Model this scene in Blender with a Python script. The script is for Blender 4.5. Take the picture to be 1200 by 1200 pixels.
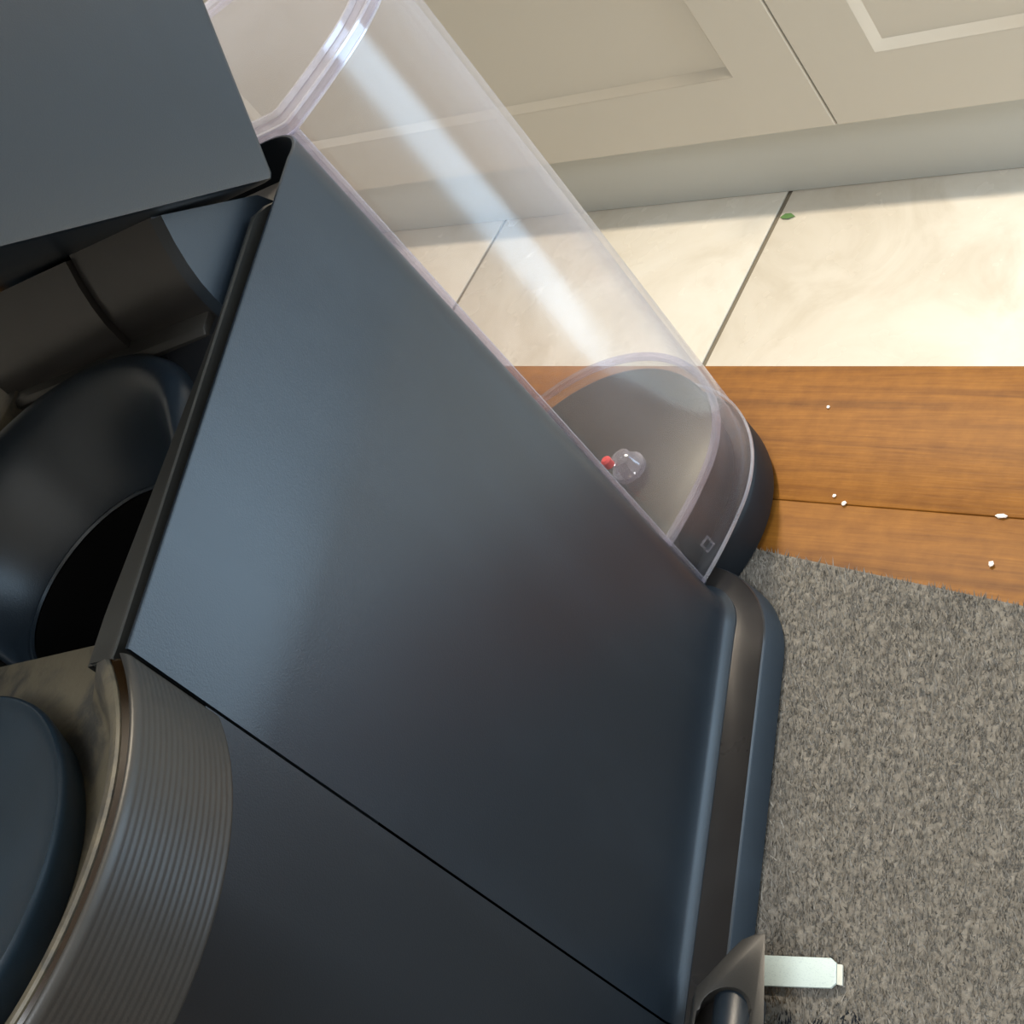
import bpy, bmesh, math, random
import numpy as np
from mathutils import Vector, Matrix

random.seed(4)
C = bpy.context.scene.collection
for o in list(bpy.data.objects):
    bpy.data.objects.remove(o)

# ------------------------------------------------------------------ camera
# world: z = 0 on the worktop, +Y towards the opposite kitchen units, metres
H = 0.37                                   # camera height above the worktop
cd = bpy.data.cameras.new('camera')
cam = bpy.data.objects.new('camera', cd)
C.objects.link(cam)
cd.sensor_width = 36
cd.lens = 36 * 1721.03 / 1200
cd.clip_start = 0.01
right = Vector((0.69699072, 0.4417126, -0.56488399))
down = Vector((0.07111705, -0.82645197, -0.55849755))
fwd = Vector((-0.71354488, 0.34909472, -0.60744265))
cam.matrix_world = Matrix(((right.x, -down.x, -fwd.x, 0), (right.y, -down.y, -fwd.y, 0),
                           (right.z, -down.z, -fwd.z, H), (0, 0, 0, 1)))
bpy.context.scene.camera = cam

# ------------------------------------------------------------------ world, lights, exposure
sc = bpy.context.scene
w = bpy.data.worlds.new('world')
sc.world = w
w.use_nodes = True
w.node_tree.nodes['Background'].inputs[0].default_value = (0.75, 0.85, 1.0, 1)
w.node_tree.nodes['Background'].inputs[1].default_value = 0.25
sc.view_settings.view_transform = 'Standard'
sc.view_settings.look = 'None'
sc.view_settings.gamma = 1
sc.view_settings.use_curve_mapping = False
sc.view_settings.exposure = 0.75
sc.cycles.max_bounces = 14
sc.cycles.transparent_max_bounces = 24
sc.cycles.transmission_bounces = 12
sc.cycles.use_denoising = True


def area(name, loc, target, sx, sy, power, col, spread=180):
    l = bpy.data.lights.new(name, 'AREA')
    l.shape = 'RECTANGLE'
    l.size, l.size_y, l.energy, l.color = sx, sy, power, col
    l.spread = math.radians(spread)
    o = bpy.data.objects.new(name, l)
    C.objects.link(o)
    o.location = loc
    d = Vector(target) - Vector(loc)
    o.rotation_euler = d.to_track_quat('-Z', 'Y').to_euler()
    return o


FL = -0.90                                  # floor
CEIL = 1.55
area('daylight_through_glass_door', (0.755, 1.19, 0.12), (0.0, 1.19, 0.12), 0.56, 2.0, 16, (0.55, 0.78, 1.0))
area('ceiling_lamp', (-0.75, 1.17, CEIL - 0.04), (-0.75, 1.17, 0), 0.16, 0.16, 26, (1.0, 0.86, 0.66))
area('ceiling_lamp', (0.3, -0.5, CEIL - 0.04), (0.3, -0.5, 0), 0.7, 0.7, 14, (0.90, 0.95, 1.0))

# ------------------------------------------------------------------ materials


def mat(name, col, rough=0.5, spec=0.5, metal=0.0, coat=0.0):
    m = bpy.data.materials.new(name)
    m.use_nodes = True
    b = m.node_tree.nodes['Principled BSDF']
    b.inputs['Base Color'].default_value = (*col, 1)
    b.inputs['Roughness'].default_value = rough
    b.inputs['Specular IOR Level'].default_value = spec
    b.inputs['Metallic'].default_value = metal
    b.inputs['Coat Weight'].default_value = coat
    return m


def N_(m, t, **kw):
    n = m.node_tree.nodes.new(t)
    for k, v in kw.items():
        setattr(n, k, v)
    return n


def coords(m, scale=(1, 1, 1), kind='Object', rot=(0, 0, 0)):
    tc = N_(m, 'ShaderNodeTexCoord')
    mp = N_(m, 'ShaderNodeMapping')
    mp.inputs['Scale'].default_value = scale
    mp.inputs['Rotation'].default_value = rot
    m.node_tree.links.new(tc.outputs[kind], mp.inputs[0])
    return mp.outputs[0]


def noise(m, vec, scale, detail=3, rough=0.5, dist=0.0):
    n = N_(m, 'ShaderNodeTexNoise')
    n.inputs['Scale'].default_value = scale
    n.inputs['Detail'].default_value = detail
    n.inputs['Roughness'].default_value = rough
    n.inputs['Distortion'].default_value = dist
    m.node_tree.links.new(vec, n.inputs['Vector'])
    return n.outputs['Fac']


def ramp(m, fac, stops):
    r = N_(m, 'ShaderNodeValToRGB')
    e = r.color_ramp.elements
    while len(e) < len(stops):
        e.new(0.5)
    for i, (p, c) in enumerate(stops):
        e[i].position = p
        e[i].color = (*c, 1)
    m.node_tree.links.new(fac, r.inputs[0])
    return r.outputs[0]


def mixc(m, fac, a, b, mode='MIX'):
    n = N_(m, 'ShaderNodeMix', data_type='RGBA', blend_type=mode)
    for i, v in ((0, fac), (6, a), (7, b)):
        if isinstance(v, (int, float)):
            n.inputs[i].default_value = v
        elif isinstance(v, tuple):
            n.inputs[i].default_value = (*v, 1)
        else:
            m.node_tree.links.new(v, n.inputs[i])
    return n.outputs[2]


def bump(m, fac, strength, dist):
    b = N_(m, 'ShaderNodeBump')
    b.inputs['Strength'].default_value = strength
    b.inputs['Distance'].default_value = dist
    m.node_tree.links.new(fac, b.inputs['Height'])
    m.node_tree.links.new(b.outputs[0], m.node_tree.nodes['Principled BSDF'].inputs['Normal'])


def base(m, c):
    m.node_tree.links.new(c, m.node_tree.nodes['Principled BSDF'].inputs['Base Color'])


def rgh(m, fac, lo, hi):
    r = N_(m, 'ShaderNodeMapRange')
    r.inputs[3].default_value = lo
    r.inputs[4].default_value = hi
    m.node_tree.links.new(fac, r.inputs[0])
    m.node_tree.links.new(r.outputs[0], m.node_tree.nodes['Principled BSDF'].inputs['Roughness'])


def plastic(name, col, r0, r1, grain=0.15, spec=0.5):
    m = mat(name, col, r0, spec)
    v = coords(m)
    smear = noise(m, coords(m, (1, 1, 0.35)), 28, 4, 0.6, 0.6)
    rgh(m, smear, r0, r1)
    bump(m, noise(m, v, 2600, 1), grain, 0.0002)
    base(m, mixc(m, ramp(m, smear, [(0.45, (0, 0, 0)), (0.75, (1, 1, 1))]), col, tuple(c * 1.25 + 0.003 for c in col)))
    return m


matte = plastic('matte_slate_plastic', (0.012, 0.0185, 0.0265), 0.30, 0.41)
matte2 = plastic('matte_dark_plastic', (0.012, 0.0165, 0.022), 0.34, 0.46)
skirtm = plastic('matte_base_plastic', (0.014, 0.024, 0.036), 0.45, 0.55)
footm = plastic('black_foot_plastic', (0.009, 0.012, 0.016), 0.45, 0.55, 0.1, 0.25)
dishm = plastic('blue_black_dish_plastic', (0.010, 0.020, 0.030), 0.35, 0.45, 0.1, 0.3)
gloss = plastic('satin_black_plastic', (0.018, 0.016, 0.015), 0.24, 0.34, 0.05)
brown = plastic('grey_brown_plastic', (0.026, 0.0245, 0.022), 0.36, 0.46, 0.1)
frame_m = plastic('inner_frame_plastic', (0.022, 0.022, 0.020), 0.3, 0.45, 0.1)
dark = plastic('black_inner_plastic', (0.008, 0.009, 0.011), 0.3, 0.42, 0.1)
void = mat('black_cavity_shade', (0.002, 0.002, 0.002), 0.9, 0.1)  # near-black colour paints deep shade into the cavity, throat and gaps
groove = mat('amber_brown_gloss', (0.018, 0.009, 0.003), 0.2, 0.5)

stain_and_lamplit = mat('coffee_stained_and_lamplit_plastic', (0.05, 0.047, 0.04), 0.5)  # coffee stains on funnel and shelf; on far_ledge its tan paints lamp light
_v = coords(stain_and_lamplit)
_n = noise(stain_and_lamplit, _v, 55, 6, 0.65, 0.8)
base(stain_and_lamplit, mixc(stain_and_lamplit, ramp(stain_and_lamplit, _n, [(0.40, (0, 0, 0)), (0.56, (1, 1, 1))]), (0.042, 0.039, 0.033), (0.105, 0.088, 0.058)))
bump(stain_and_lamplit, noise(stain_and_lamplit, _v, 300, 4), 0.4, 0.0006)


def clear(name, tint, haze, base_fac, rough, edge=0.6):
    """thin clear plastic: passes light, reflects by Fresnel, a little milky"""
    m = bpy.data.materials.new(name)
    m.use_nodes = True
    nt = m.node_tree
    nt.nodes.remove(nt.nodes['Principled BSDF'])
    out = nt.nodes['Material Output']
    tr = N_(m, 'ShaderNodeBsdfTransparent')
    tr.inputs[0].default_value = (*tint, 1)
    gl = N_(m, 'ShaderNodeBsdfGlossy')
    gl.inputs['Roughness'].default_value = rough
    gl.inputs['Color'].default_value = (1, 1, 1, 1)
    df = N_(m, 'ShaderNodeBsdfDiffuse')
    df.inputs[0].default_value = (0.80, 0.80, 0.86, 1)
    tl = N_(m, 'ShaderNodeBsdfTranslucent')
    tl.inputs[0].default_value = (0.75, 0.75, 0.82, 1)
    hz = N_(m, 'ShaderNodeMixShader')
    hz.inputs[0].default_value = 0.5
    nt.links.new(df.outputs[0], hz.inputs[1])
    nt.links.new(tl.outputs[0], hz.inputs[2])
    m1 = N_(m, 'ShaderNodeMixShader')
    lw = N_(m, 'ShaderNodeLayerWeight')
    lw.inputs[0].default_value = 0.5
    p = N_(m, 'ShaderNodeMath', operation='POWER')
    nt.links.new(lw.outputs['Facing'], p.inputs[0])
    p.inputs[1].default_value = 3.0
    sm = noise(m, coords(m, (1, 1, 0.4)), 22, 4, 0.6, 0.8)
    ad = N_(m, 'ShaderNodeMath', operation='MULTIPLY_ADD')
    nt.links.new(p.outputs[0], ad.inputs[0])
    ad.inputs[1].default_value = 0.30
    mr = N_(m, 'ShaderNodeMapRange')
    mr.inputs[1].default_value, mr.inputs[2].default_value = 0.35, 0.75
    mr.inputs[3].default_value, mr.inputs[4].default_value = haze * 0.5, haze * 1.7
    nt.links.new(sm, mr.inputs[0])
    nt.links.new(mr.outputs[0], ad.inputs[2])
    nt.links.new(ad.outputs[0], m1.inputs[0])
    nt.links.new(tr.outputs[0], m1.inputs[1])
    nt.links.new(hz.outputs[0], m1.inputs[2])
    m2 = N_(m, 'ShaderNodeMixShader')
    fr = N_(m, 'ShaderNodeMath', operation='POWER')      # Schlick, alike on both sides of the thin wall
    nt.links.new(lw.outputs['Facing'], fr.inputs[0])
    fr.inputs[1].default_value = 5.0
    ad2 = N_(m, 'ShaderNodeMath', operation='MULTIPLY_ADD')
    nt.links.new(fr.outputs[0], ad2.inputs[0])
    ad2.inputs[1].default_value = edge
    ad2.inputs[2].default_value = 0.028 + base_fac
    nt.links.new(ad2.outputs[0], m2.inputs[0])
    nt.links.new(m1.outputs[0], m2.inputs[1])
    nt.links.new(gl.outputs[0], m2.inputs[2])
    nt.links.new(m2.outputs[0], out.inputs[0])
    return m


tankm = clear('clear_tank_plastic', (1.0, 0.995, 1.0), 0.03, 0.0, 0.14, 0.45)
rimm = clear('clear_tank_edge', (0.86, 0.84, 0.93), 0.16, 0.06, 0.08, 0.8)
brightrim = clear('bright_clear_edge', (0.90, 0.90, 0.92), 0.42, 0.12, 0.10, 0.8)
floorm = clear('clear_tank_floor', (0.90, 0.91, 0.90), 0.02, 0.0, 0.10)

cabm = mat('cream_painted_cabinet', (0.60, 0.565, 0.50), 0.42, 0.4)
bump(cabm, noise(cabm, coords(cabm), 90, 3), 0.04, 0.001)
plinthm = mat('grey_cream_plinth', (0.55, 0.56, 0.54), 0.5, 0.4)
wallm = mat('warm_white_wall', (0.62, 0.60, 0.56), 0.8, 0.2)
bump(wallm, noise(wallm, coords(wallm), 60, 4), 0.1, 0.002)

tilem = mat('cream_stone_tile', (0.85, 0.8, 0.7), 0.22, 0.5)
_n = noise(tilem, coords(tilem), 5, 6, 0.6, 1.5)
base(tilem, ramp(tilem, _n, [(0.30, (0.72, 0.66, 0.56)), (0.50, (0.83, 0.78, 0.69)), (0.72, (0.88, 0.84, 0.76))]))
rgh(tilem, noise(tilem, coords(tilem), 14, 3), 0.18, 0.34)
groutm = mat('grey_grout', (0.25, 0.22, 0.17), 0.9, 0.2)

wood = mat('oiled_oak', (0.4, 0.2, 0.08), 0.5, 0.2)
_a = noise(wood, coords(wood, (1.1, 22, 8)), 4.2, 5, 0.6, 1.4)
_b = noise(wood, coords(wood, (10, 220, 60)), 5, 3, 0.6, 0.3)
_c = noise(wood, coords(wood, (1, 1, 1)), 130, 3, 0.6)
_oi = N_(wood, 'ShaderNodeObjectInfo')
_col = ramp(wood, _a, [(0.30, (0.080, 0.026, 0.004)), (0.44, (0.17, 0.062, 0.008)), (0.60, (0.26, 0.102, 0.013)), (0.75, (0.14, 0.050, 0.006))])
_col = mixc(wood, 0.30, _col, ramp(wood, _b, [(0.35, (0.12, 0.04, 0.006)), (0.65, (0.26, 0.105, 0.016))]))
_col = mixc(wood, 0.25, _col, ramp(wood, _c, [(0.35, (0.12, 0.042, 0.006)), (0.68, (0.28, 0.12, 0.02))]))
_br = N_(wood, 'ShaderNodeHueSaturation')
_mr = N_(wood, 'ShaderNodeMapRange')
_mr.inputs[3].default_value, _mr.inputs[4].default_value = 0.93, 1.07
wood.node_tree.links.new(_oi.outputs['Random'], _mr.inputs[0])
wood.node_tree.links.new(_mr.outputs[0], _br.inputs['Value'])
wood.node_tree.links.new(_col, _br.inputs['Color'])
base(wood, _br.outputs[0])
bump(wood, _b, 0.12, 0.0006)

felt = mat('grey_felt', (0.12, 0.11, 0.095), 0.95, 0.1)
_n = noise(felt, coords(felt), 380, 3, 0.7)
base(felt, ramp(felt, _n, [(0.3, (0.10, 0.092, 0.08)), (0.7, (0.22, 0.205, 0.18))]))
bump(felt, _n, 0.6, 0.001)
edgem = mat('dark_mat_backing', (0.03, 0.035, 0.04), 0.8)
white_label = mat('white_woven_label', (0.6, 0.66, 0.64), 0.6, 0.3)
_n = noise(white_label, coords(white_label, (1, 2.2, 1)), 1500, 2, 0.6)
_w = noise(white_label, coords(white_label, (1, 1, 1)), 130, 2, 0.6)
base(white_label, mixc(white_label, ramp(white_label, _n, [(0.56, (0, 0, 0)), (0.66, (0.45, 0.45, 0.45))]), (0.50, 0.585, 0.56), (0.30, 0.38, 0.40)))
label_edge = mat('label_fold_shade', (0.55, 0.56, 0.50), 0.7)
redm = mat('red_rubber', (0.65, 0.05, 0.05), 0.4)
crumbm = mat('pale_crumb', (0.85, 0.76, 0.68), 0.8)
leafm = mat('green_leaf', (0.12, 0.25, 0.08), 0.6)
beigem = mat('beige_ceramic', (0.36, 0.33, 0.25), 0.5)
bump(beigem, noise(beigem, coords(beigem), 40, 3), 0.1, 0.001)
orangem = mat('copper_orange_lid', (0.75, 0.33, 0.12), 0.35)
steelm = mat('brushed_steel', (0.5, 0.5, 0.5), 0.3, 0.5, 1.0)

# ------------------------------------------------------------------ mesh helpers


def link(name, bm, m, parent=None, bevel=0.0, segs=2, angle=38, bang=50, loc=None):
    bmesh.ops.recalc_face_normals(bm, faces=bm.faces)
    if bevel > 0:
        ed = [e for e in bm.edges if len(e.link_faces) == 2 and e.calc_face_angle(0) > math.radians(bang)]
        if ed:
            bmesh.ops.bevel(bm, geom=ed, offset=bevel, segments=segs, profile=0.5, affect='EDGES', clamp_overlap=True)
    for f in bm.faces:
        f.smooth = True
    for e in bm.edges:
        if len(e.link_faces) == 2 and e.calc_face_angle(0) > math.radians(angle):
            e.smooth = False
    me = bpy.data.meshes.new(name)
    bm.to_mesh(me)
    bm.free()
    if not isinstance(m, (list, tuple)):
        m = [m]
    for k in m:
        me.materials.append(k)
    o = bpy.data.objects.new(name, me)
    C.objects.link(o)
    if parent:
        o.parent = parent
    if loc:
        o.location = loc
    return o


def empty(name, loc, rz, label, cat, group=None):
    o = bpy.data.objects.new(name, None)
    o.empty_display_size = 0.05
    C.objects.link(o)
    o.location = loc
    o.rotation_euler = (0, 0, rz)
    tag(o, label, cat, group)
    return o


def tag(o, label=None, cat=None, group=None, kind=None):
    if label: o['label'] = label
    if cat: o['category'] = cat
    if group: o['group'] = group
    if kind: o['kind'] = kind
    return o


def box(bm, x0, x1, y0, y1, z0, z1):
    v = [bm.verts.new(p) for p in ((x0, y0, z0), (x1, y0, z0), (x1, y1, z0), (x0, y1, z0), (x0, y0, z1), (x1, y0, z1), (x1, y1, z1), (x0, y1, z1))]
    for f in ((3, 2, 1, 0), (4, 5, 6, 7), (0, 1, 5, 4), (1, 2, 6, 5), (2, 3, 7, 6), (3, 0, 4, 7)):
        bm.faces.new([v[i] for i in f])


def boxo(name, x0, x1, y0, y1, z0, z1, m, parent=None, bevel=0.0):
    bm = bmesh.new()
    box(bm, x0, x1, y0, y1, z0, z1)
    return link(name, bm, m, parent, bevel)


# machine frame: s = along the machine towards its front, d = depth from the near
# side panel, z = height, all in units of H; the root stands at the middle of the rear
def L(s, d, z):
    return Vector((s * H, (0.14 - d) * H, (z + 1) * H))


def loft(rows, close_ends=True, closed=True):
    """rows: list of loops (lists of Vectors)"""
    bm = bmesh.new()
    vs = [[bm.verts.new(p) for p in r] for r in rows]
    n = len(rows[0])
    for a, b in zip(vs, vs[1:]):
        for i in range(n if closed else n - 1):
            j = (i + 1) % n
            try:
                bm.faces.new((a[i], a[j], b[j], b[i]))
            except ValueError:
                pass
    if close_ends:
        bm.faces.new(vs[0])
        bm.faces.new(list(reversed(vs[-1])))
    return bm


def rrect(s0, s1, d0, d1, r_rear, r_front, n=10):
    """outline, rear corners radius r_rear, front corners radius r_front"""
    out = []
    def arc(cs, cd_, r, a0):
        if r < 1e-4:
            out.append((cs, cd_))
            return
        for i in range(n + 1):
            a = a0 + math.pi / 2 * i / n
            out.append((cs + r * math.cos(a), cd_ + r * math.sin(a)))
    arc(s0 + r_rear, d0 + r_rear, r_rear, math.pi)
    arc(s1 - r_front, d0 + r_front, r_front, 1.5 * math.pi)
    arc(s1 - r_front, d1 - r_front, r_front, 0)
    arc(s0 + r_rear, d1 - r_rear, r_rear, 0.5 * math.pi)
    return out


def lathe_rows(cs, cdp, prof, a0=0, a1=2 * math.pi, n=96, sx=1.0):
    """prof: list of (r, z); returns loops along the angle, one per profile point"""
    full = abs(a1 - a0 - 2 * math.pi) < 1e-6
    k = n if full else n + 1
    return [[L(cs + sx * r * math.cos(a0 + (a1 - a0) * i / n), cdp - r * math.sin(a0 + (a1 - a0) * i / n), z) for i in range(k)] for r, z in prof]


# ------------------------------------------------------------------ the room
XL, XR, YN, YF = -3.2, 0.78, -1.7, 1.88


def struct(name, x0, x1, y0, y1, z0, z1, m):
    return tag(boxo(name, x0, x1, y0, y1, z0, z1, m), kind='structure')


struct('wall_left', XL - 0.1, XL, YN - 0.1, YF + 0.1, FL - 0.1, CEIL, wallm)
struct('wall_back', XL, XR, YF, YF + 0.1, FL - 0.1, CEIL, wallm)
struct('wall_front', XL, XR, YN - 0.1, YN, FL - 0.1, CEIL, wallm)
struct('ceiling', XL - 0.1, XR + 0.1, YN - 0.1, YF + 0.1, CEIL, CEIL + 0.1, wallm)
# right wall round the glazed door that the daylight comes through
bm = bmesh.new()
box(bm, XR, XR + 0.1, YN - 0.1, 0.86, FL - 0.1, CEIL)
box(bm, XR, XR + 0.1, 0.86, YF + 0.1, 1.15, CEIL)
box(bm, XR, XR + 0.1, 1.52, YF + 0.1, FL - 0.1, 1.15)
tag(link('wall_right', bm, wallm), kind='structure')
bm = bmesh.new()
for a in ((0.86, 0.90, FL, 1.15), (1.48, 1.52, FL, 1.15), (0.90, 1.48, 1.10, 1.15), (0.90, 1.48, FL, FL + 0.05)):
    box(bm, XR + 0.01, XR + 0.06, *a)
tag(link('door_1', bm, plinthm), kind='structure')

# tiled floor
fl = tag(boxo('floor', XL, XR, YN, YF, FL - 0.1, FL - 0.0035, groutm), kind='structure')
TW, GR = 0.60, 0.009
x0 = -1.28 - 4 * TW
proto = None
for i in range(8):
    for j in range(4):
        cx, cy = x0 + (i + 0.5) * TW, 0.33 - 1.2 * 2 + (j + 0.5) * 1.2
        ax, bx_ = max(cx - TW / 2 + GR / 2, XL), min(cx + TW / 2 - GR / 2, XR)
        ay, by_ = max(cy - 0.6 + GR / 2, YN), min(cy + 0.6 - GR / 2, YF)
        if bx_ - ax < 0.02 or by_ - ay < 0.02:
            continue
        boxo('tile', ax, bx_, ay, by_, FL - 0.003, FL, tilem, fl, 0.0008)

# opposite kitchen units: 0.6 m wide doors with a recessed, bead-edged panel
YD = 1.262           # face of the doors
DB = FL + 0.158      # bottom of the doors
CT = FL + 0.86


def cabinet(xa, xb, label):
    t = empty('base_cabinet', ((xa + xb) / 2, YD + 0.31, FL), 0, label, 'cabinet')
    ox, oy, oz = (xa + xb) / 2, YD + 0.31, FL
    def bb(name, x0, x1, y0, y1, z0, z1, m, par=t, bev=0.0):
        return boxo(name, x0 - ox, x1 - ox, y0 - oy, y1 - oy, z0 - oz, z1 - oz, m, par, bev)
    bb('carcass', xa + 0.001, xb - 0.001, YD + 0.021, YF - 0.005, DB + 0.01, CT, cabm)
    bb('plinth', xa, xb, YD + 0.052, YD + 0.068, FL + 0.001, DB + 0.008, plinthm)
    # door: one face of rails and stiles, a bevelled bead and a sunk panel
    g, st, sl, dp = 0.0015, 0.104, 0.013, 0.010
    xs = (xa + g, xb - g, DB, CT - 0.004)
    def rect(i, y):
        return [Vector((x - ox, y - oy, z - oz)) for x, z in ((xs[0] + i, xs[2] + i), (xs[1] - i, xs[2] + i), (xs[1] - i, xs[3] - i), (xs[0] + i, xs[3] - i))]
    bm = loft([rect(0, YD + 0.020), rect(0, YD + 0.0015), rect(0.0015, YD), rect(st, YD)], close_ends=False)
    bm.faces.new([bm.verts.new(p) for p in rect(0, YD + 0.020)])
    bmesh.ops.remove_doubles(bm, verts=bm.verts, dist=1e-6)
    door = link('door', bm, cabm, t, angle=25)
    bm = loft([rect(st, YD + 0.0002), rect(st + 0.002, YD + 0.0012), rect(st + sl * 0.8, YD + dp), rect(st + sl, YD + dp + 0.0006)], close_ends=False)
    link('bead', bm, cabm, door, angle=60)
    bm = loft([rect(st + sl - 0.002, YD + dp), rect(st + sl - 0.002, YD + dp + 0.008)])
    link('door_panel', bm, cabm, door)
    bm = bmesh.new()
    hx = xb - 0.05 - ox
    rows = []
    for k in range(13):
        a = k / 12
        z = CT - 0.20 + 0.14 * a - oz
        y = YD - oy - 0.03 * math.sin(math.pi * min(1, max(0, a)))**0.35 - 0.001
        rows.append([Vector((hx + 0.005 * math.cos(q), y + 0.005 * math.sin(q), z)) for q in [i * math.pi / 4 for i in range(8)]])
    link('handle', loft(rows), steelm, door)
    return t


XG = -1.098
cabinet(XG - 1.2, XG, 'cream base cabinet whose panel ends left of the door gap, partly behind the clear tank')
cabinet(XG, XG + 0.6, 'cream base cabinet at the top right corner, right of the door gap')
bm = bmesh.new()
box(bm, XG - 1.2, XG + 0.61, YD - 0.002, YF - 0.003, CT + 0.001, CT + 0.035)
o = link('kitchen_counter', bm, wood, None, 0.002)
tag(o, 'wooden counter top lying on the cream base cabinets across the aisle', 'counter')

# the worktop the machine stands on: oak staves
WY1 = 0.2895
top = empty('wooden_worktop', (-0.35, 0, 0), 0, 'orange brown oak worktop under the grey mat, with a straight edge over the tiled floor', 'worktop')
yb = WY1
for i, wd in enumerate([0.0605, 0.062, 0.058, 0.063, 0.06, 0.061, 0.059, 0.062, 0.06, 0.06]):
    ya = yb - wd
    boxo('stave', -1.25, 0.70, ya + 0.0001, yb - 0.0001, -0.038, 0.0, wood, top, 0.0006)
    yb = ya
bm = bmesh.new()
box(bm, -1.2, 0.68, yb + 0.05, WY1 - 0.30, FL + 0.12 + 0.0, -0.0385)
box(bm, -1.2, 0.68, yb + 0.09, WY1 - 0.34, FL + 0.001, FL + 0.12)
link('under_counter_unit', bm, cabm, top)

# ------------------------------------------------------------------ grey mat
pa = Vector((-0.312, 0.207, 0))
pb = Vector((-0.203, 0.197, 0))
u = (pb - pa).normalized()
MT = 0.003
ang = math.atan2(u.y, u.x)
m_root = empty('drying_mat', (pa.x, pa.y, 0), ang, 'grey brown short-pile mat under the coffee machine', 'mat')
ML, MW = 0.52, 0.36
bm = bmesh.new()
x_off = -0.10
rows = []
o2 = [(x + x_off, y) for x, y in ((0, 0), (ML, 0), (ML, -MW), (0, -MW))]
rows = [[Vector((x, y, z)) for x, y in o2] for z in (0.0002, MT)]
link('mat_base', loft(rows), [felt], m_root, 0.001)
# pile: short leaning fibres over the part of the mat that can be seen
rng = np.random.default_rng(7)
pile = mat('grey_pile_fibre', (0.2, 0.19, 0.16), 0.85, 0.2)
_n1 = noise(pile, coords(pile), 420, 2, 0.6)
_n2 = noise(pile, coords(pile), 28, 4, 0.6)
_g = N_(pile, 'ShaderNodeNewGeometry')
_c1 = ramp(pile, _g.outputs['Random Per Island'], [(0.0, (0.12, 0.11, 0.095)), (0.5, (0.22, 0.205, 0.18)), (0.93, (0.28, 0.262, 0.235)), (1.0, (0.36, 0.34, 0.31))])
_c2 = mixc(pile, 0.55, _c1, ramp(pile, _n2, [(0.35, (0.62, 0.60, 0.57)), (0.65, (1.05, 1.03, 1.0))]), 'MULTIPLY')
# coffee stains near the front: positions in the mat's own space
def spot(m, cx, cy, r, soft):
    tc = N_(m, 'ShaderNodeTexCoord')
    vd = N_(m, 'ShaderNodeVectorMath', operation='DISTANCE')
    m.node_tree.links.new(tc.outputs['Object'], vd.inputs[0])
    vd.inputs[1].default_value = (cx, cy, 0.004)
    mr = N_(m, 'ShaderNodeMapRange')
    mr.inputs[1].default_value, mr.inputs[2].default_value = r, r + soft
    mr.inputs[3].default_value, mr.inputs[4].default_value = 1, 0
    m.node_tree.links.new(vd.outputs['Value'], mr.inputs[0])
    return mr.outputs[0]


def to_mat(x, y):
    q = Vector((x - pa.x, y - pa.y, 0))
    return q.dot(u), q.dot(Vector((-u.y, u.x, 0)))


SPOTS = []          # filled below: (x, y, r) in world metres
for (wx, wy, r, soft, colr, amt) in ((-0.232, 0.064, 0.004, 0.006, (0.10, 0.062, 0.026), 0.65),
                                     (-0.2265, 0.0590, 0.0020, 0.001, (0.020, 0.024, 0.030), 1.0),
                                     (-0.2080, 0.0640, 0.0030, 0.001, (0.020, 0.024, 0.030), 1.0),
                                     (-0.2165, 0.0590, 0.0030, 0.001, (0.020, 0.024, 0.030), 1.0)):
    lx, ly = to_mat(wx, wy)
    f = spot(pile, lx, ly, r, soft)
    mu = N_(pile, 'ShaderNodeMath', operation='MULTIPLY')
    pile.node_tree.links.new(f, mu.inputs[0])
    mu.inputs[1].default_value = amt
    _c2 = mixc(pile, mu.outputs[0], _c2, colr)
base(pile, _c2)
NB = 290000
bx_ = rng.uniform(-0.0995, 0.4195, NB)
by_ = rng.uniform(-0.3595, -0.0008, NB)
wid = rng.uniform(0.00018, 0.00036, NB)
ln = rng.uniform(0.0014, 0.0030, NB)
th = rng.uniform(0, math.pi, NB)
lean = rng.normal(0, 0.38, (NB, 2)) + np.array([0.05, 0.75])
P = np.stack([bx_, by_, np.full(NB, MT)], 1)
T = P + np.stack([lean[:, 0], lean[:, 1], np.full(NB, 0.9)], 1) * ln[:, None] * 0.75
W_ = np.stack([np.cos(th), np.sin(th), np.zeros(NB)], 1) * wid[:, None]
V = np.empty((NB * 3, 3))
V[0::3], V[1::3], V[2::3] = P - W_, P + W_, T
me = bpy.data.meshes.new('pile')
me.vertices.add(NB * 3)
me.vertices.foreach_set('co', V.ravel())
me.loops.add(NB * 3)
me.loops.foreach_set('vertex_index', np.arange(NB * 3))
me.polygons.add(NB)
me.polygons.foreach_set('loop_start', np.arange(0, NB * 3, 3))
me.polygons.foreach_set('loop_total', np.full(NB, 3))
me.materials.append(pile)
me.update()
po = bpy.data.objects.new('pile', me)
C.objects.link(po)
po.parent = m_root
po['kind'] = 'stuff'

# ------------------------------------------------------------------ coffee machine
AX, AY = -0.78 * H, 0.431 * H
Uv = Vector((0.321, -0.947, 0)).normalized()
Nv = Vector((0.947, 0.321, 0)).normalized()
root = Vector((AX, AY, 0)) - Nv * 0.14 * H
RZ = math.atan2(Uv.y, Uv.x)
M = empty('coffee_machine', root, RZ, 'black and slate plastic pod coffee machine standing on the grey mat with its lid raised', 'coffee machine')


def zt(s):
    return -0.3625 - 0.079 * max(s, 0) + (0.10 * min(s + 0.0, 0) if s < 0 else 0)


# -- body shell: near and far side panels with rounded rear corners
SF = 0.3293
rows = []


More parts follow.
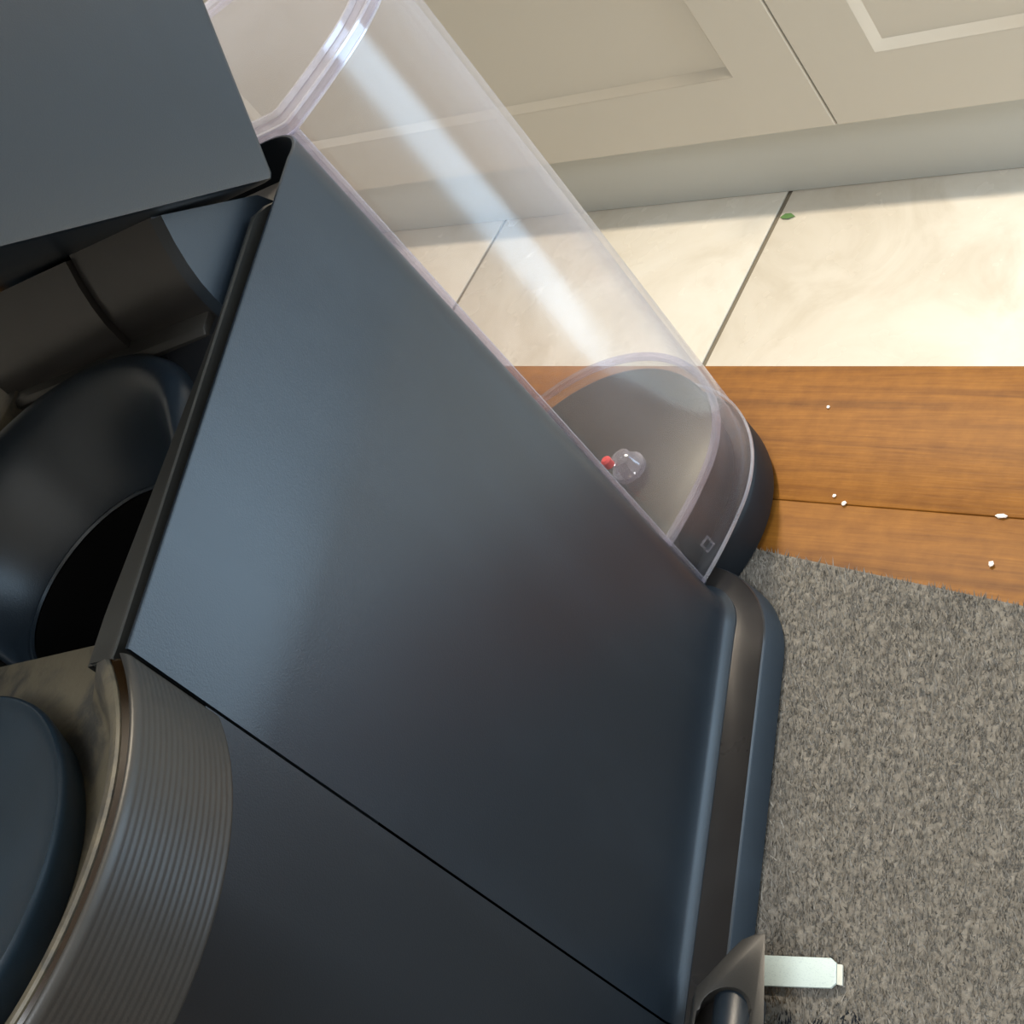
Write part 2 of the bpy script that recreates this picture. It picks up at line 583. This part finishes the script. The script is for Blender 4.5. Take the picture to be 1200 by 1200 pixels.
def body_loop(off, z, s1=SF):
    q = rrect(-0.0675 - off, s1, 0 - off, 0.28 + off, 0.042 + off, 0.0, 12)
    k = len(q)
    # an open U: near front corner, round the rear, far front corner
    i0 = next(i for i, p in enumerate(q) if p[0] > 0.3)
    pts = list(reversed(q[:i0 + 1])) + list(reversed(q[i0 + 1:]))
    return [L(s, d, zt(s) + (z if z is not None and z > -0.2 else 0) if (z is None or z > -0.2) else z) for s, d in pts]


rows = [body_loop(-0.0032, -0.60), body_loop(-0.0032, -0.0004), body_loop(-0.0026, 0.0004), body_loop(-0.0010, 0.0004), body_loop(0, -0.0008),
        body_loop(0, -0.50), body_loop(0, -0.80), body_loop(0, -0.938), body_loop(0.0008, -0.9445), body_loop(0.0035, -0.9500), body_loop(0.0085, -0.9535), body_loop(0.0085, -0.957)]
bm = loft(rows, close_ends=False, closed=False)
link('body_shell', bm, matte, M, angle=40)

# -- dark core that closes the gaps behind the shell, with the cavity open above
pts = rrect(-0.045, 0.3300, 0.012, 0.268, 0.04, 0.0, 10)
link('core', loft([[L(s, d, z) for s, d in pts] for z in (-0.95, -0.62)]), void, M)
bm = bmesh.new()
for a in ((0.318, 0.3302, 0.011, 0.269, -0.62, -0.47),):
    p, q = L(a[0], a[3], a[4]), L(a[1], a[2], a[5])
    box(bm, p.x, q.x, p.y, q.y, p.z, q.z)
link('seam_plug', bm, void, M)
for a in ((0.322, 0.3325, 0.012, 0.031, -0.47, -0.3895), (0.322, 0.3325, 0.249, 0.268, -0.47, -0.3895)):
    p, q = L(a[0], a[3], a[4]), L(a[1], a[2], a[5])
    boxo('frame_end', p.x, q.x, p.y, q.y, p.z, q.z, frame_m, M)

# -- inner frame: the strip inside the lip
bm = bmesh.new()
def ushape(q):
    i0 = next(i for i, p in enumerate(q) if p[0] > 0.3)
    return list(reversed(q[:i0 + 1])) + list(reversed(q[i0 + 1:]))
outl = ushape(rrect(-0.050, 0.3330, 0.0120, 0.2680, 0.030, 0.0, 10))
inl = ushape(rrect(-0.028, 0.3330, 0.0350, 0.2450, 0.012, 0.0, 10))
def dense(q):
    out = []
    for p, e in zip(q, q[1:]):
        n_ = 24 if math.dist(p, e) > 0.15 else 1
        out += [(p[0] + (e[0] - p[0]) * i / n_, p[1] + (e[1] - p[1]) * i / n_) for i in range(n_)]
    return out + [q[-1]]
outl, inl = dense(outl), dense(inl)
def lerp2(f):
    return [(so + (si - so) * f, do + (di - do) * f) for (so, do), (si, di) in zip(outl, inl)]
def wf(s_):      # the strip broadens towards the front
    return 0.26 + 0.74 * min(1, max(0, (s_ - 0.10) / 0.20))
def dropz(s_):
    return -0.03 * min(1, max(0, (0.02 - s_) / 0.05)) if s_ < 0.02 else 0.0
rows = [[L(s, d, -0.60) for s, d in outl], [L(s, d, zt(s) - 0.0012 + dropz(s)) for s, d in outl], [L(s, d, zt(s) - 0.0002 + dropz(s)) for s, d in lerp2(0.05)],
        [L(s, d, zt(s) - 0.0004 + dropz(s)) for s, d in lerp2(0.14)], [L(s, d, zt(s) - 0.0022 + dropz(s)) for s, d in lerp2(0.17)]]
rows.append([L(s, d, zt(s) - 0.0028 + dropz(s)) for s, d in [(so + (si - so) * wf(so), do + (di - do) * wf(so)) for (so, do), (si, di) in zip(outl, inl)]])
rows.append([L(s, d, -0.60) for s, d in [(so + (si - so) * wf(so), do + (di - do) * wf(so)) for (so, do), (si, di) in zip(outl, inl)]])
link('inner_frame', loft(rows, close_ends=False, closed=False), frame_m, M)
bm = loft([[L(s, d, z) for s, d in ((0.02, 0.222), (0.30, 0.232), (0.30, 0.2545), (0.02, 0.2545))] for z in (-0.42, -0.374)])
link('far_ledge', bm, stain_and_lamplit, M, 0.002 * H)  # lighter tan stands in for warm lamp light on the far frame strip

# -- deck inside the body at the rear with its step
bm = loft([[L(s, d, z) for s, d in rrect(-0.035, 0.104, 0.015, 0.222, 0.012, 0.0, 6)] for z in (-0.62, -0.3815)])
link('deck', bm, dark, M, 0.004 * H)
bm = loft([[L(0.080, d, -0.384), L(0.1035, d, -0.384), L(0.1035, d, -0.380), L(0.1000, d, -0.3765), L(0.080, d, -0.3745)] for d in (0.036, 0.10, 0.18, 0.232)])
link('deck_step', bm, brown, M, 0.002 * H)

bm = loft([[L(s, 0.012, za), L(s, d1, za - 0.002), L(s, d1, -0.62), L(s, 0.012, -0.62)] for s, d1, za in ((0.103, 0.075, -0.381), (0.13, 0.060, -0.384), (0.16, 0.042, -0.388), (0.20, 0.034, -0.396), (0.24, 0.030, -0.41))])
link('deck', bm, dark, M, angle=40)
# -- near and far inner cavity floor, its shade painted black
link('cavity_floor', loft([[L(s, d, z) for s, d in rrect(0.145, 0.3295, 0.026, 0.25, 0.01, 0.0, 4)] for z in (-0.62, -0.615)]), void, M)

# -- front column below the head
def col_loop(off, z):
    pts = rrect(0.3312, 0.535 + off, -off, 0.28 + off, 0.0, 0.125 + off, 14)
    return [L(s, d, z) for s, d in pts]
rows = [col_loop(-0.01, -0.445), col_loop(0, -0.447), col_loop(0, -0.80), col_loop(0, -0.938), col_loop(0.0008, -0.9445), col_loop(0.0035, -0.9500), col_loop(0.0085, -0.9535), col_loop(0.0085, -0.957)]
link('front_column', loft(rows), matte2, M, angle=40)

# -- head collar with fine horizontal ribs (only in front of the seam)
CS, CD, CR = 0.461, 0.14, 0.190
aC = math.acos(-(CS - 0.3318) / CR)
def arc_lathe(prof, n=110, sclip=0.3318):
    """each profile ring is cut off where it reaches the seam"""
    rows = []
    for r, z in prof:
        a = math.acos(max(-1, min(1, -(CS - sclip) / r))) if r > (CS - sclip) else math.pi
        rows.append([L(CS + r * math.cos(-a + 2 * a * i / n), CD - r * math.sin(-a + 2 * a * i / n), z + 0.012 * max(0, (CS - 0.33 + r * math.cos(-a + 2 * a * i / n)))) for i in range(n + 1)])
    return rows
zc0, zc1 = -0.3875, -0.461
prof = [(0.150, zc1), (0.1865, zc1), (0.1890, zc1 + 0.002)]
NR = 17
for k in range(NR):
    za = zc1 + 0.003 + (zc0 - 0.003 - zc1 - 0.003) * k / NR
    hz = (zc0 - zc1 - 0.006) / NR
    prof += [(0.1903, za + hz * 0.1), (0.19045, za + hz * 0.35), (0.19045, za + hz * 0.65), (0.1903, za + hz * 0.9)]
prof += [(0.1895, zc0 - 0.0015), (0.1880, zc0), (0.1868, zc0), (0.1868, zc0 - 0.02)]
link('head_collar', loft(arc_lathe(prof), close_ends=False, closed=False), brown, M, angle=70)
# amber gloss groove just inside the collar
link('collar_groove', loft(arc_lathe([(0.1868, zc0 - 0.012), (0.1868, zc0 - 0.003), (0.1835, zc0 - 0.0050), (0.1798, zc0 - 0.002), (0.1798, zc0 - 0.012)]), close_ends=False, closed=False), groove, M)
# stained funnel and shelf round the pod holder
prof = [(0.1795, zc0 - 0.012), (0.1795, zc0 - 0.001), (0.1780, zc0), (0.172, zc0 - 0.002), (0.162, zc0 - 0.014), (0.148, zc0 - 0.034), (0.143, zc0 - 0.038), (0.100, zc0 - 0.040), (0.090, zc0 - 0.06)]
link('stained_funnel', loft(arc_lathe(prof, sclip=0.3335), close_ends=False, closed=False), stain_and_lamplit, M, angle=50)
bm = bmesh.new()
pts = [(0.296, 0.026), (0.335, 0.012), (0.345, 0.030), (0.345, 0.25), (0.335, 0.265), (0.296, 0.25), (0.288, 0.19), (0.288, 0.09)]
link('stained_shelf', loft([[L(s, d, z) for s, d in pts] for z in (-0.47, -0.4265)]), stain_and_lamplit, M, 0.002 * H)
# pod holder: a round dish with a bright lip
prof = [(0.100, -0.45), (0.120, -0.424), (0.1262, -0.406), (0.1258, -0.4022), (0.1245, -0.4010), (0.1230, -0.4018), (0.1218, -0.405), (0.112, -0.411), (0.095, -0.416), (0.07, -0.4195), (0.045, -0.4208), (0.020, -0.4212), (0.001, -0.4212)]
link('pod_holder', loft(lathe_rows(0.456, 0.143, prof, n=96), close_ends=False), dishm, M, angle=60)

# -- hood over the used pod opening: a rounded scoop with a lip
HS, HD = 0.219, 0.137
na = 72
SEC_B = [(0.132, -0.430), (0.131, -0.400), (0.129, -0.386), (0.125, -0.377), (0.119, -0.3735), (0.112, -0.3755), (0.105, -0.383),
         (0.097, -0.395), (0.088, -0.412), (0.079, -0.431), (0.0735, -0.444), (0.0728, -0.4462), (0.0715, -0.4462), (0.0705, -0.4480)]
SEC_F = [(0.080, -0.456), (0.080, -0.450), (0.0795, -0.447), (0.079, -0.446), (0.0785, -0.4455), (0.078, -0.445), (0.077, -0.445),
         (0.076, -0.445), (0.0755, -0.445), (0.075, -0.4447), (0.0735, -0.444), (0.0728, -0.4462), (0.0715, -0.4462), (0.0705, -0.4480)]
rows = []
for (rb, zb), (rf, zf) in zip(SEC_B, SEC_F):
    row = []
    for j in range(na):
        a = 2 * math.pi * j / na
        ca, sa = math.cos(a), math.sin(a)
        k = min(1, max(0, 0.60 - 0.75 * math.cos(a - 0.22)))
        k = k * k * (3 - 2 * k)
        r = rf + (rb - rf) * k
        row.append(L(HS + r * ca, HD - r * sa, zf + (zb - zf) * k))
    rows.append(row)
thr = [[L(HS + r_ * math.cos(2 * math.pi * j / na), HD - r_ * math.sin(2 * math.pi * j / na), z_) for j in range(na)] for r_, z_ in ((0.0704, -0.449), (0.069, -0.455), (0.066, -0.61))]
link('chute_throat', loft(thr, close_ends=False), void, M)  # shade below the chute lip, put into the colour
link('pod_chute', loft(rows, close_ends=False), matte, M, angle=60)

# -- hinge housing between deck and lid (two segments)
prof = [(0.000, -0.366), (0.040, -0.336), (0.072, -0.312), (0.080, -0.327), (0.0855, -0.341), (0.0890, -0.354), (0.0905, -0.366), (0.0910, -0.384), (-0.01, -0.384)]
def housing(name, d0, d1, grow, m):
    pr = [(s + (grow if 2 <= i <= 7 else 0), z) for i, (s, z) in enumerate(prof)]
    return link(name, loft([[L(s, d, z) for s, z in pr] for d in (d0, d1)]), m, M, 0.0, angle=40)
housing('hinge_cheek', 0.0205, 0.0305, 0, matte)
housing('hinge_housing', 0.0310, 0.108, -0.003, gloss)
housing('hinge_housing', 0.1090, 0.2350, 0.002, gloss)

# -- raised lid, turned up 35 degrees about its rear edge
LA = math.radians(35)
def lid_pt(a, d, b):
    return L(-0.0045 + a * math.cos(LA) - b * math.sin(LA), d, -0.3635 + a * math.sin(LA) + b * math.cos(LA))
def lid_outline(off):
    pts = rrect(off, 0.33, 0.001 + off, 0.279 - off, 0.008, 0.0, 8)
    n0 = 10
    # replace the square front by the round nose
    rear1 = [p for p in pts if p[0] < 0.32]
    near = rear1[:len(rear1) // 2]
    far = rear1[len(rear1) // 2:]
    nose = []
    c, r = 0.462, 0.190 - off
    a = math.acos(-(c - 0.334) / 0.190)
    for i in range(41):
        t = -a + 2 * a * i / 40
        nose.append((c + r * math.cos(t), 0.14 + r * math.sin(t)))
    return near + nose + far
rows = []
for off, b in ((0.004, 0.0), (0.001, 0.001), (0, 0.004), (0, 0.140), (0.003, 0.148), (0.010, 0.154), (0.022, 0.1575)):
    rows.append([lid_pt(a, d, b) for a, d in lid_outline(off)])
lid = link('lid', loft(rows), matte, M, angle=45)
# brewing clamp under the lid's round nose
rows = []
for r, b in ((0.150, 0.0), (0.150, -0.012), (0.142, -0.018), (0.095, -0.020), (0.092, -0.040), (0.086, -0.044), (0.03, -0.044)):
    rows.append([lid_pt(0.462 + r * math.cos(2 * math.pi * i / 64), 0.14 + r * math.sin(2 * math.pi * i / 64), b) for i in range(64)])
link('brew_clamp', loft(rows), dark, lid, angle=40)

# -- base: sloped glossy ledge and matte skirt
def base_loop(off, z):
    pts = rrect(-0.068 - off, 0.60 + off, -off, 0.28 + off, 0.062 + off * 1.05, 0.14 + off, 14)
    return [L(s, d, z) for s, d in pts]
rows = [base_loop(0.0, -0.953), base_loop(0.009, -0.9545), base_loop(0.014, -0.9555), base_loop(0.033, -0.9575), base_loop(0.0358, -0.9572), base_loop(0.0368, -0.9590)]
link('base_ledge', loft(rows, close_ends=False), gloss, M, angle=50)
rows = [base_loop(0.0368, -0.9592), base_loop(0.0374, -0.960), base_loop(0.0412, -0.9870), base_loop(0.037, -0.9905)]
bm = loft(rows)
link('base_skirt', bm, skirtm, M, angle=50)

# -- round foot that carries the water tank
TS, TD = -0.19, 0.14
SFL_ = -0.0655
prof = [(0.147, -0.9905), (0.150, -0.989), (0.1505, -0.985), (0.1500, -0.955), (0.1475, -0.9490), (0.143, -0.9475)]
link('tank_foot', loft(lathe_rows(TS, TD, prof, n=96)), footm, M, angle=50)
link('tank_foot_neck', loft([[L(s, d, z) for s, d in rrect(-0.15, 0.0, 0.03, 0.25, 0.0, 0.0)] for z in (-0.99, -0.955)]), skirtm, M)

# -- drip tray ends that stand out beyond the skirt
def tray_end(sgn):
    f = (lambda d: d) if sgn > 0 else (lambda d: 0.28 - d)
    arch = []
    for i in range(13):
        a = math.pi * i / 12
        arch.append((0.322 - 0.016 * math.sin(a) + 0.003, -0.0560 + 0.0205 * math.cos(a)))
    pts = [(0.309, -0.030), (0.295, -0.043), (0.281, -0.056), (0.2735, -0.064), (0.2700, -0.074), (0.2700, -0.0825), (0.40, -0.0945), (0.40, -0.0780)] + [(0.326, -0.0780)] + list(reversed(arch)) + [(0.326, -0.033), (0.40, -0.030)]
    bm = loft([[L(s, f(d + e), z) for s, d in pts] for z, e in ((-0.958, 0.020), (-0.929, 0.0))])
    o = link('tray_end', bm, brown, M, 0.0007 * H, bang=30)
    rows = []
    for s in (0.309, 0.312, 0.40):
        g = 0.002 if s == 0.309 else 0
        rows.append([L(s, f(-0.0560 + (0.0195 - g) * math.cos(2 * math.pi * i / 32)), -0.950 + (0.0175 - g) * math.sin(2 * math.pi * i / 32)) for i in range(32)])
    link('hinge_barrel', loft(rows), matte, o)
tray_end(1)
tray_end(-1)

# ------------------------------------------------------------------ water tank (lifts off the machine)
T_ = empty('water_tank', root + Uv * TS * H + Vector((0, 0, (1 - 0.946) * H)), RZ, 'tall clear plastic water tank behind the coffee machine body, round outside and flat inside', 'water tank')


def LT(s, d, z):
    return L(s, d, z) - Vector((TS * H, 0, 0.054 * H))


def dshape(r, sf, z, n=72, cr=0.012):
    """circle of radius r about the tank axis, cut flat at s = sf with rounded corners"""
    a = math.acos(0.30)
    hw = 0.766 * r
    s0_, d0_ = TS + r * math.cos(a), r * math.sin(a)
    def blend(sg):
        out = []
        for i in range(9):
            q = i / 9
            p0, p1, p2 = (s0_, d0_), (s0_ + (sf - s0_) * 0.50, hw + (d0_ - hw) * 0.62), (sf - 0.002, hw)
            out.append(((1 - q) ** 2 * p2[0] + 2 * q * (1 - q) * p1[0] + q * q * p0[0], TD + sg * ((1 - q) ** 2 * p2[1] + 2 * q * (1 - q) * p1[1] + q * q * p0[1])))
        return out
    pts = blend(-1)
    for i in range(n + 1):
        t = a + (2 * math.pi - 2 * a) * i / n
        pts.append((TS + r * math.cos(t), TD - r * math.sin(t)))
    pts += list(reversed(blend(1))) + [(sf, TD + hw - 0.004)]
    pts.insert(0, (sf, TD - hw + 0.004))
    for i in range(1, 12):
        q = i / 12
        p, e = (sf, TD + hw - 0.004), (sf, TD - hw + 0.004)
        pts.append((p[0] + (e[0] - p[0]) * q, p[1] + (e[1] - p[1]) * q))
    return [LT(s, d, z) for s, d in pts]


def rz_(z):      # outer radius with draft
    return 0.1500 + 0.0045 * (z + 0.93) / 0.56


SFL = -0.0700
wt = 0.0055
rows = []
zz = [-0.9445, -0.90, -0.80, -0.65, -0.5, -0.3735]
for z in zz:
    rows.append(dshape(rz_(z), SFL, z))
for z in reversed(zz[1:]):
    rows.append(dshape(rz_(z) - wt, SFL - wt, z))
rows.append(dshape(rz_(-0.9) - wt, SFL - wt, -0.9445))
bm = loft(rows, close_ends=False)
n = len(rows[0])
bm.verts.ensure_lookup_table()
fac = []
for i in range(n):
    j = (i + 1) % n
    fac.append((bm.verts[i], bm.verts[j], bm.verts[(len(rows) - 1) * n + j], bm.verts[(len(rows) - 1) * n + i]))
for q in fac:
    bm.faces.new(q)
link('tank_wall', bm, tankm, T_, angle=50)
bm = loft([[p + Vector((TS * H, 0, 0.054 * H)) for p in dshape(r_, -0.082, z_)] for r_, z_ in ((0.128, -0.955), (0.135, -0.915), (0.1345, -0.9005), (0.131, -0.8985))])
link('tank_seat', bm, dark, M, angle=50)
# lavender-tinted rims: bottom ring, floor ring, front corners
def ring(name, ro, ri, z0, z1, sfo, sfi, par, m=rimm):
    rows = [dshape(ro, sfo, z0), dshape(ro, sfo, z1), dshape(ri, sfi, z1), dshape(ri, sfi, z0)]
    bm = loft(rows, close_ends=False)
    bm.verts.ensure_lookup_table()
    n = len(rows[0])
    for i in range(n):
        j = (i + 1) % n
        bm.faces.new((bm.verts[i], bm.verts[j], bm.verts[3 * n + j], bm.verts[3 * n + i]))
    return link(name, bm, m, par, angle=50)
ring('bottom_rim', 0.1512, 0.1488, -0.9460, -0.9435, SFL + 0.001, SFL - 0.002, T_, brightrim)
ring('floor_rim', 0.1440, 0.1385, -0.893, -0.886, SFL - 0.0060, SFL - 0.012, T_)
fl_ = link('tank_floor', loft([dshape(0.1384, SFL - 0.0122, z) for z in (-0.897, -0.892)]), floorm, T_, angle=50)
# corner strips where the flat wall meets the round one
for sg in (1, -1):
    bm = bmesh.new()
    rows = []
    for z in (-0.944, -0.65, -0.3735):
        r = rz_(z)
        cs_, cd_ = SFL - 0.002, TD - sg * (0.766 * r - 0.001)
        rows.append([LT(cs_ + 0.0035 * math.cos(q), cd_ + 0.0035 * math.sin(q), z) for q in [k * math.pi / 4 for k in range(8)]])
    link('corner_strip', loft(rows), rimm, T_)
# valve with its red seal, off the flat wall on the tank floor
bm = loft([[LT(-0.180 + r * math.cos(k * math.pi / 8), 0.090 + r * math.sin(k * math.pi / 8), z) for k in range(16)] for r, z in ((0.017, -0.892), (0.017, -0.886), (0.012, -0.882), (0.010, -0.872), (0.005, -0.870))])
vo = link('valve', bm, rimm, T_, angle=40)
bm = loft([[LT(-0.173 + r * math.cos(k * math.pi / 6), 0.100 + r * math.sin(k * math.pi / 6), z) for k in range(12)] for r, z in ((0.0052, -0.8718), (0.0052, -0.864), (0.003, -0.862))])
link('valve_seal', bm, redm, vo)
# little moulded rectangle on the skirt
th0 = math.atan2(TD - 0.026, -0.108 - TS)
bm = bmesh.new()
def onwall(t, z, e):
    r = 0.1500 + e
    return LT(TS + r * math.cos(t), TD - r * math.sin(t), z)
for (ta, tb, za, zb) in ((-0.036, 0.036, -0.9255, -0.9235), (-0.036, 0.036, -0.9375, -0.9355), (-0.036, -0.024, -0.9355, -0.9255), (0.024, 0.036, -0.9355, -0.9255)):
    v = []
    for e in (0.0002, 0.0016):
        v.append([bm.verts.new(onwall(th0 + t, z, e)) for t, z in ((ta, za), (tb, za), (tb, zb), (ta, zb))])
    a, b = v
    bm.faces.new(b)
    for i in range(4):
        j = (i + 1) % 4
        bm.faces.new((a[i], a[j], b[j], b[i]))
link('moulded_mark', bm, rimm, T_)
# lid of the tank
zl0, zl1 = -0.398, -0.370
lidt = link('tank_lid', loft([dshape(0.139, SFL - 0.014, -0.3645), dshape(0.139, SFL - 0.014, -0.3615)]), tankm, T_, angle=50)
ring('lid_rim', 0.1560, 0.1400, -0.3730, -0.3655, SFL + 0.0015, SFL - 0.0135, lidt, rimm)
ring('rim_edge', 0.1562, 0.1538, -0.3665, -0.3645, SFL + 0.0018, SFL - 0.001, lidt, brightrim)
ring('rim_edge', 0.1412, 0.1388, -0.3650, -0.3608, SFL - 0.0125, SFL - 0.0145, lidt, brightrim)
ring('rim_edge', 0.1568, 0.1550, -0.3740, -0.3726, SFL + 0.0020, SFL, lidt, brightrim)

# ------------------------------------------------------------------ white label sewn to the mat
# corners in the machine frame -> world -> mat space
def wpt(s, d, z):
    q = root + Uv * s * H + Nv * (0.14 - d) * H
    a, b = to_mat(q.x, q.y)
    return Vector((a, b, z * H))
lp = [(0.262, -0.030), (0.2672, -0.1080), (0.2710, -0.1125), (0.2865, -0.1135), (0.2900, -0.1095), (0.2862, -0.030)]
rows = [[wpt(s, d, z) for s, d in lp] for z in (0.0125, 0.0150)]
lab = link('care_label', loft(rows), white_label, m_root, 0.0002)
lab['label'] = 'white care label with faint grey print'
lp = [(0.2716, -0.1128), (0.2723, -0.1172), (0.2880, -0.1182), (0.2871, -0.1137)]
link('label_fold', loft([[wpt(s, d, z) for s, d in lp] for z in (0.0118, 0.0140)]), label_edge, lab, 0.0001)

# ------------------------------------------------------------------ small things
def crumb(x, y, r, label, el=1.0):
    bm = bmesh.new()
    bmesh.ops.create_icosphere(bm, subdivisions=1, radius=r)
    for v in bm.verts:
        v.co *= random.uniform(0.75, 1.2)
        v.co.z = v.co.z * 0.6
        v.co.x *= el
    zmin = min(v.co.z for v in bm.verts)
    o = link('crumb', bm, crumbm, None, angle=20)
    o.location = (x, y, -zmin)
    return tag(o, label, 'crumb', 'crumbs on the worktop')
crumb(-0.286, 0.232, 0.0008, 'tiny pale crumb on the oak worktop, upper of a pair by the tank')
crumb(-0.281, 0.229, 0.0011, 'small pale crumb on the oak worktop, lower of a pair by the tank')
crumb(-0.220, 0.211, 0.0011, 'round white crumb on the oak worktop near the mat at the right edge')
crumb(-0.223, 0.229, 0.0009, 'drawn-out pale crumb on the oak worktop above the round white one', 2.6)
crumb(-0.305, 0.270, 0.0008, 'tiny pale crumb on the oak worktop nearest its far edge')
bm = bmesh.new()
pts = [(0, 0), (0.008, 0.005), (0.018, 0.005), (0.026, 0), (0.017, -0.005), (0.007, -0.004)]
rows = [[Vector((x, y, 0.0006 + h + 0.002 * math.sin(x * 120))) for x, y in pts] for h in (0, 0.0008)]
o = link('leaf_scrap', loft(rows), leafm)
o.location = (-1.273, 1.262, FL + 0.0005)
tag(o, 'small green leaf scrap on the floor tile joint below the cabinet plinth', 'leaf')
